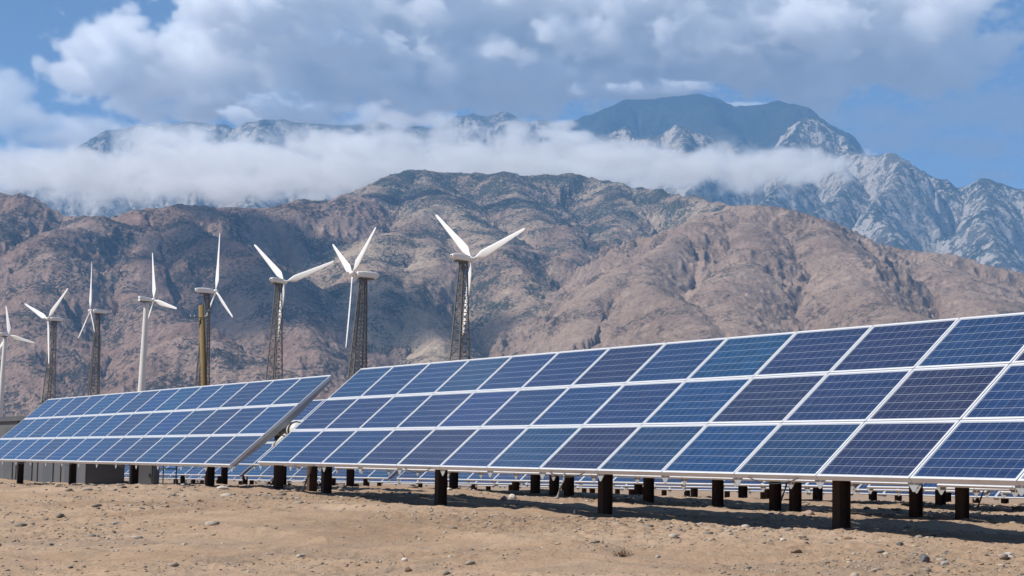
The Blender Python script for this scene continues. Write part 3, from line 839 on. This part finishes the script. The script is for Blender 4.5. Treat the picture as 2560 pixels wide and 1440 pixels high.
midl = [
 (P3([(700, 520, 5.3), (800, 492, 5.5), (900, 470, 5.8), (960, 440, 6.1), (1030, 424, 6.3), (1140, 430, 6.4), (1260, 424, 6.5), (1400, 432, 6.5), (1530, 452, 6.4), (1640, 470, 6.2), (1760, 492, 6.0), (1880, 520, 5.6)]), .55, 0),
 (P3([(1060, 430, 6.3), (1110, 480, 5.6), (1040, 540, 5.2), (960, 590, 4.8), (880, 650, 4.5), (820, 700, 4.3)]), .55, 0),
 (P3([(1110, 480, 5.6), (1190, 560, 5.1), (1260, 610, 4.7), (1330, 700, 4.3), (1390, 800, 3.9)]), .6, 0),
 (P3([(1260, 426, 6.4), (1300, 500, 5.8), (1380, 560, 5.3), (1420, 640, 4.9)]), .5, 0),
 (P3([(1530, 455, 6.3), (1540, 530, 5.8), (1490, 600, 5.3)]), .5, 0),
 (P3([(1040, 540, 5.2), (1080, 640, 4.6), (1010, 720, 4.2), (1080, 800, 3.8), (1130, 900, 3.5)]), .6, 0),
 (P3([(900, 640, 4.5), (960, 700, 4.2), (1000, 740, 4.0), (900, 800, 3.8)]), .55, 0),
]
righth = [
 (P3([(1425, 830, 3.4), (1440, 735, 3.6), (1500, 682, 3.7), (1580, 637, 3.9), (1660, 592, 4.1), (1740, 560, 4.25)]), 1.05, 0),
 (P3([(1740, 560, 4.25), (1820, 535, 4.4), (1900, 512, 4.5), (1960, 515, 4.5), (2040, 542, 4.45), (2130, 577, 4.4), (2200, 602, 4.4), (2290, 616, 4.4), (2350, 622, 4.35), (2430, 648, 4.3), (2500, 668, 4.3), (2580, 695, 4.3), (2800, 730, 4.3), (3100, 760, 4.3)]), .50, 0),
 (P3([(1900, 514, 4.5), (1860, 620, 4.0), (1800, 720, 3.6), (1700, 850, 3.1)]), .48, 0),
 (P3([(2040, 545, 4.4), (2120, 650, 3.9), (2150, 760, 3.4), (2100, 840, 3.0)]), .48, 0),
 (P3([(2300, 618, 4.4), (2420, 700, 3.9), (2520, 790, 3.4)]), .48, 0),
 (P3([(1580, 640, 3.9), (1620, 760, 3.4), (1640, 850, 3.0)]), .62, 0),
]
gran = [
 (P3([(-500, 520, 11), (-100, 500, 11), (150, 470, 11), (420, 440, 11), (700, 420, 11), (1000, 400, 11), (1300, 380, 11.2), (1480, 350, 11.3), (1560, 312, 11.4), (1610, 345, 11.2), (1640, 338, 11), (1700, 303, 11), (1760, 330, 11), (1820, 368, 11), (1880, 400, 11), (1960, 370, 11.3), (2025, 303, 11.6), (2060, 318, 11.7), (2100, 345, 11.6), (2130, 378, 11.4), (2155, 388, 11.0), (2200, 384, 10.8), (2260, 386, 10.6), (2290, 402, 10.6), (2330, 432, 10.6), (2400, 452, 10.5), (2446, 478, 10.5), (2500, 457, 10.4), (2560, 478, 10.4), (2700, 520, 10.2), (3000, 560, 10)]), 1.0, -45),
 (P3([(2155, 390, 11), (2090, 480, 10.3), (2050, 560, 9.8)]), 1.0, -45),
 (P3([(2260, 390, 10.6), (2200, 520, 9.9), (2260, 640, 9.2)]), 1.0, -45),
 (P3([(2500, 460, 10.4), (2440, 560, 9.7), (2500, 680, 9.0)]), 1.0, -45),
 (P3([(1700, 305, 11), (1680, 430, 10.2), (1740, 520, 9.6)]), 1.0, -45),
 (P3([(1480, 352, 11.3), (1400, 450, 10.2)]), 1.0, -45),
 (P3([(1960, 372, 11.3), (1960, 480, 10.2), (1900, 540, 9.6)]), 1.0, -45),
 (P3([(700, 422, 11), (660, 520, 10.2)]), 1.0, -45), (P3([(300, 455, 11), (280, 540, 10.2)]), 1.0, -45),
]
farl = [
 (P3([(100, 430, 13.5), (175, 386, 13.5), (250, 350, 13.5), (300, 320, 13.5), (345, 312, 13.5), (375, 301, 13.5), (440, 305, 13.4), (500, 299, 13.3), (565, 293, 13.2), (588, 312, 13.2), (612, 298, 13.1), (650, 290, 13), (700, 293, 13), (760, 298, 13), (830, 302, 13), (875, 292, 13), (895, 285, 13), (920, 296, 13.1), (980, 310, 13.2), (1050, 314, 13.4), (1110, 304, 13.5), (1145, 284, 13.6), (1185, 274, 13.6), (1218, 284, 13.6), (1258, 276, 13.6), (1300, 293, 13.7), (1345, 289, 13.7), (1400, 300, 13.8)]), .9, 0),
 (P3([(650, 292, 13), (640, 360, 12.3)]), .9, 0), (P3([(250, 352, 13.5), (180, 420, 12.7)]), .9, 0),
]
peak = [
 (P3([(1380, 302, 14.5), (1440, 291, 14.5), (1500, 271, 14.5), (1570, 240, 14.5), (1640, 238, 14.5), (1740, 230, 14.5), (1775, 240, 14.5), (1830, 262, 14.5), (1890, 258, 14.3), (1930, 257, 14.2), (1985, 262, 14.1), (2020, 286, 14), (2060, 312, 14), (2100, 345, 13.9), (2160, 400, 13.8), (2300, 480, 13.8)]), .85, 0),
 (P3([(1740, 232, 14.5), (1800, 340, 13.4), (1860, 430, 12.6)]), .8, 0),
 (P3([(1570, 242, 14.5), (1500, 330, 13.6)]), .8, 0),
 (P3([(1960, 260, 14.1), (1930, 380, 13.1)]), .8, 0),
]
mountain('mountain', gran, -21, 22, 1150, np.concatenate([np.linspace(7600, 12600, 330), np.linspace(12700, 14200, 15)]), 1, 30, 260, 900, M_gran, 3.3, gul=1.3, crestkeep=160, fine=50., label='steep pale granite mountain with dark trees, half hidden by the cloud bank')
mountain('far_ridge', farl, -20, 2, 500, np.linspace(11200, 15000, 130), 1, 30, 200, 900, M_gran, 9.1, gul=1.0, crestkeep=160, label='distant jagged ridge above the cloud bank at left')
mountain('peak', peak, -2, 14, 420, np.linspace(11800, 16500, 150), 1, 60, 200, 1100, M_forest, 5.2, gul=.8, crestkeep=220, label='highest dark forested peak in the distance')
mountain('brushy_hill', midl, -11, 12, 760, np.linspace(3000, 7400, 420), 1, 40, 120, 480, M_mid, 1.7, gul=.9, crestkeep=200, label='brush covered middle hill below the cloud bank')
mountain('foothill', foot, -22, 4, 780, np.linspace(2500, 5800, 400), 1, 35, 110, 420, M_foot, 6.6, gul=.9, crestkeep=180, label='brown rocky foothill behind the wind turbines at left')
mountain('bare_hill', righth, -2, 23, 760, np.linspace(2400, 5600, 380), 1, 60, 55, 560, M_bare, 8.4, gul=.9, crestkeep=110, label='smooth bare brown hill behind the panels at right')

# ------------------------------------------------------------------ clouds (real volumes)
def cloud(name, blobs, vox, amp, scale, dens, label, group=None, thr=.0, gain=3.0, aniso=.0, seed=0., stretch=(1, 1, 1.6), col=(1, 1, 1)):
    mn = np.min([np.array(c)-np.array(r)*1.15 for c, r in blobs], 0); mx = np.max([np.array(c)+np.array(r)*1.15 for c, r in blobs], 0)
    cen = (mn+mx)/2
    vd = bpy.data.volumes.new(name); o = link(bpy.data.objects.new(name, vd)); o.location = tuple(cen)
    setp(o, label, 'cloud', group, kind='stuff')
    ng = bpy.data.node_groups.new(name+'_field', 'GeometryNodeTree')
    ng.interface.new_socket('Geometry', in_out='INPUT', socket_type='NodeSocketGeometry')
    ng.interface.new_socket('Geometry', in_out='OUTPUT', socket_type='NodeSocketGeometry')
    nt = NT(ng)
    out = nt.node('NodeGroupOutput'); pos = nt.node('GeometryNodeInputPosition').outputs[0]
    # warp
    wv = nt.noise(nt.vmath('ADD', pos, (seed*1000, 0, 0)), scale*.35, 2, .5, out='Color')
    wp = nt.vmath('ADD', pos, nt.vmath('SCALE', nt.vmath('SUBTRACT', wv, (.5, .5, .5))))
    wp.node.inputs[1].links[0].from_node.inputs['Scale'].default_value = .35/scale
    cur = None
    for c, r in blobs:
        q = nt.vmath('DIVIDE', nt.vmath('SUBTRACT', wp, tuple(np.array(c)-cen)), tuple(r))
        v = nt.math('SUBTRACT', 1.0, nt.vmath('LENGTH', q, out=1))
        cur = v if cur is None else nt.math('SMOOTH_MAX', cur, v, .12)
    n = nt.noise(nt.vmath('ADD', nt.vmath('MULTIPLY', pos, stretch), (seed*777, 0, 0)), scale, 6, .58)
    d = nt.math('ADD', cur, nt.math('MULTIPLY', nt.math('SUBTRACT', n, .5), amp*2))
    d = nt.math('MULTIPLY', nt.math('SUBTRACT', d, thr), gain, clamp=True)
    h = (mx-mn)/2
    vc = nt.node('GeometryNodeVolumeCube', {'Density': d, 'Min': tuple(-h), 'Max': tuple(h), 'Resolution X': int(2*h[0]/vox[0]), 'Resolution Y': int(2*h[1]/vox[1]), 'Resolution Z': int(2*h[2]/vox[2])})
    m = bpy.data.materials.new(name+'_vapour'); m.use_nodes = True; m.node_tree.nodes.clear(); mt = NT(m.node_tree)
    pv = mt.node('ShaderNodeVolumePrincipled', {'Color': (*col, 1), 'Density': dens, 'Anisotropy': aniso}); mo = mt.node('ShaderNodeOutputMaterial'); mt.l.new(pv.outputs[0], mo.inputs['Volume'])
    sm = nt.node('GeometryNodeSetMaterial', {'Geometry': vc.outputs[0], 'Material': m})
    nt.l.new(sm.outputs[0], out.inputs[0])
    md = o.modifiers.new('field', 'NODES'); md.node_group = ng
    vd.materials.append(m)
    return o
def B(px, py, D, rx, ry, dep):
    """cloud lump: picture radii in photo pixels, turned to metres at its own distance"""
    return (at(px, py, D), (rx/F*D, dep, ry/F*D))
DY = 0
bank = [B(60, 440, 8200, 200, 44, 450), B(250, 450, 8000, 260, 56, 500), B(480, 410, 8000, 220, 62, 500), B(430, 355, 8300, 130, 30, 350), B(640, 415, 8000, 200, 66, 500), B(850, 388, 7900, 130, 62, 500),
        B(800, 435, 7600, 200, 46, 500), B(1000, 396, 7900, 200, 44, 450), B(1150, 390, 7900, 150, 42, 450), B(1300, 400, 7800, 220, 42, 450), B(1500, 410, 7800, 240, 46, 450), B(1700, 424, 7800, 240, 46, 420),
        B(1900, 428, 7900, 200, 42, 400), B(2040, 422, 8000, 110, 34, 350), B(1430, 352, 8300, 90, 24, 250), B(1290, 335, 8600, 60, 20, 250), B(1380, 318, 8600, 50, 16, 220), B(950, 292, 8600, 100, 18, 250), B(1090, 300, 8600, 60, 18, 200),
        B(560, 455, 7600, 260, 42, 450), B(1080, 418, 6900, 260, 26, 350), B(1010, 430, 6500, 170, 20, 220), B(1290, 424, 6700, 230, 22, 280), B(1540, 442, 6600, 220, 22, 260), B(100, 405, 8500, 120, 28, 300)]
cloud('cloud_bank', bank, (11, 30, 9), 2.0, .0062, .0095, 'long low bank of grey white cloud lying across the mountains', gain=2.0, thr=.17)
K = 19000
skyc = [B(300, 130, K, 160, 90, 900), B(420, 190, K, 280, 110, 1000), B(620, 60, K, 200, 130, 1000), B(760, 170, K, 360, 120, 1200), B(1000, 90, K, 350, 130, 1200), B(700, 260, K, 160, 60, 800),
        B(1250, 200, K, 300, 80, 1000), B(1300, 60, K, 350, 120, 1200), B(1600, 110, K, 380, 120, 1200), B(1550, 215, K, 260, 40, 700), B(1950, 80, K, 330, 130, 1200), B(2000, 170, K, 330, 80, 1000), B(2280, 70, K, 250, 130, 1000),
        B(2300, 170, K, 200, 70, 800), B(1000, 240, K, 260, 50, 800), B(520, 260, K, 160, 50, 700), B(1700, -60, K, 900, 120, 1300), B(900, -80, K, 500, 120, 1300)]
cloud('cloud', skyc, (30, 75, 26), 1.9, .0019, .0085, 'large grey and white cumulus cloud filling the upper sky', 'clouds in the sky', gain=2.8, thr=.17, seed=1.)
K = 17800
cloud('cloud', [B(540, 20, K, 90, 60, 300), B(650, 30, K, 110, 60, 300), B(720, -20, K, 150, 60, 300), B(300, 130, K, 110, 50, 250), B(260, 190, K, 110, 50, 250)], (24, 50, 22), 1.7, .0045, .012, 'bright white billow of cumulus at the upper left of the big cloud', 'clouds in the sky', gain=4., seed=8.)
cloud('cloud', [B(850, 105, K, 110, 24, 160), B(960, 110, K, 80, 30, 160), B(1020, 135, K, 60, 20, 120), B(640, 118, K, 60, 14, 120)], (20, 45, 18), 1.9, .006, .012, 'small bright ragged puffs of cloud in front of the grey cloud mass', 'clouds in the sky', gain=4., seed=9.)
cloud('cloud', [B(2010, 60, K, 140, 55, 300), B(1420, 75, K, 100, 40, 200), B(2130, 60, K, 60, 30, 150)], (24, 50, 22), 1.7, .0045, .010, 'bright white cloud puffs at the upper right of the big cloud', 'clouds in the sky', gain=4., seed=10.)
cloud('cloud', [B(1560, 222, K, 140, 14, 160), B(1690, 218, K, 90, 13, 160), B(690, 262, K, 75, 42, 260), B(600, 290, K, 45, 26, 200), B(760, 280, K, 80, 24, 200), B(1860, 262, K, 60, 7, 100)], (20, 45, 14), 1.6, .006, .012, 'thin bright white cloud rim just above the highest peak', 'clouds in the sky', gain=4., seed=11.)
K = 19000
cloud('cloud', [B(15, 225, K, 75, 55, 400), B(40, 290, K, 110, 40, 400), B(180, 340, K, 140, 40, 400)], (36, 80, 30), 1.3, .003, .004, 'small white cloud at the left edge of the sky', 'clouds in the sky', gain=2.2, seed=2.)
cloud('cloud', [B(2250, 300, K, 260, 40, 500), B(2500, 280, K, 220, 60, 600), B(2450, 370, K, 140, 30, 400), B(2200, 350, K, 150, 30, 400), B(2470, 435, K, 70, 18, 300)], (45, 100, 30), 1.3, .0028, .0018, 'thin mauve grey cloud wisps above the right mountain ridge', 'clouds in the sky', gain=2., seed=3.)

# cumulus drifting overhead to the left, outside the picture: they throw the shadows on the hillsides
for (px, py, D, rx, ry, t, sd, nm) in ((860, 800, 4000, 330, 330, 2600, 4., 'low cumulus cloud overhead on the left, the broadest of the four that shade the hillside'),
                               (530, 640, 4400, 150, 260, 2700, 5., 'narrow low cumulus cloud overhead on the left'),
                               (720, 590, 4800, 210, 130, 2800, 6., 'small flat cumulus cloud overhead on the left'),
                               (1100, 520, 5900, 260, 120, 2800, 7., 'low cumulus cloud overhead above the middle hill')):
    c0 = at(px, py, D)+np.array(SUN)*t
    cloud('cloud', [(c0, (rx, ry, 90)), (c0+np.array([rx*.7, ry*.3, 0]), (rx*.5, ry*.5, 70)), (c0-np.array([rx*.6, ry*.4, 0]), (rx*.5, ry*.6, 70))], (22, 22, 22), .35, .004, .013, nm, 'clouds overhead outside the picture', gain=4., seed=sd)
# ------------------------------------------------------------------ haze
def haze():
    mb = MB(); x0, x1, y0, y1, z0, z1 = -17000, 17000, -600, 17200, -15, 3250
    mb.box(((x0+x1)/2, (y0+y1)/2, (z0+z1)/2), (x1-x0, y1-y0, z1-z0))
    m = bpy.data.materials.new('haze_air'); m.use_nodes = True; m.node_tree.nodes.clear(); mt = NT(m.node_tree)
    pv = mt.node('ShaderNodeVolumePrincipled', {'Color': (.27, .58, 1, 1), 'Density': HAZE, 'Anisotropy': .0}); mo = mt.node('ShaderNodeOutputMaterial'); mt.l.new(pv.outputs[0], mo.inputs['Volume'])
    o = mb.build('haze', m); setp(o, 'thin blue haze filling the air between camera and mountains', 'haze', kind='stuff')
HAZE = 5.4e-5
haze()

# ------------------------------------------------------------------ world, sun, camera
w = bpy.data.worlds.new('World'); S.world = w; w.use_nodes = True
nt = NT(w.node_tree); w.node_tree.nodes.clear()
sky = nt.node('ShaderNodeTexSky'); sky.sky_type = 'NISHITA'; sky.sun_disc = False
el = math.asin(SUN.z); az = math.atan2(SUN.x, SUN.y)
sky.sun_elevation = el; sky.sun_rotation = az; sky.air_density = .42; sky.dust_density = 0.05; sky.ozone_density = 1.2; sky.altitude = 200
bg = nt.node('ShaderNodeBackground', {'Color': sky.outputs[0], 'Strength': .10}); wo = nt.node('ShaderNodeOutputWorld'); nt.l.new(bg.outputs[0], wo.inputs[0])
ld = bpy.data.lights.new('sun', 'SUN'); ld.energy = 4.8; ld.angle = R(.53); ld.color = (1, .955, .89)
lo = link(bpy.data.objects.new('sun', ld)); lo.rotation_euler = (-SUN).to_track_quat('-Z', 'Y').to_euler(); lo.location = (0, 0, 50)
cd = bpy.data.cameras.new('camera'); co = link(bpy.data.objects.new('camera', cd))
cd.sensor_width = 36; cd.lens = 36*F/2560; cd.clip_start = .5; cd.clip_end = 60000
rr, uu, ff = RM
co.matrix_world = Matrix((( rr[0], uu[0], -ff[0], 0), (rr[1], uu[1], -ff[1], 0), (rr[2], uu[2], -ff[2], 0), (0, 0, 0, 1)))
S.camera = co
S.view_settings.view_transform = 'Standard'; S.view_settings.look = 'None'; S.view_settings.exposure = 0.38; S.view_settings.gamma = 1
c = S.cycles
c.max_bounces = 14; c.diffuse_bounces = 3; c.glossy_bounces = 3; c.volume_bounces = 14; c.transparent_max_bounces = 8
c.volume_step_rate = 2.0; c.volume_max_steps = 128
c.use_denoising = True
c.caustics_reflective = False; c.caustics_refractive = False
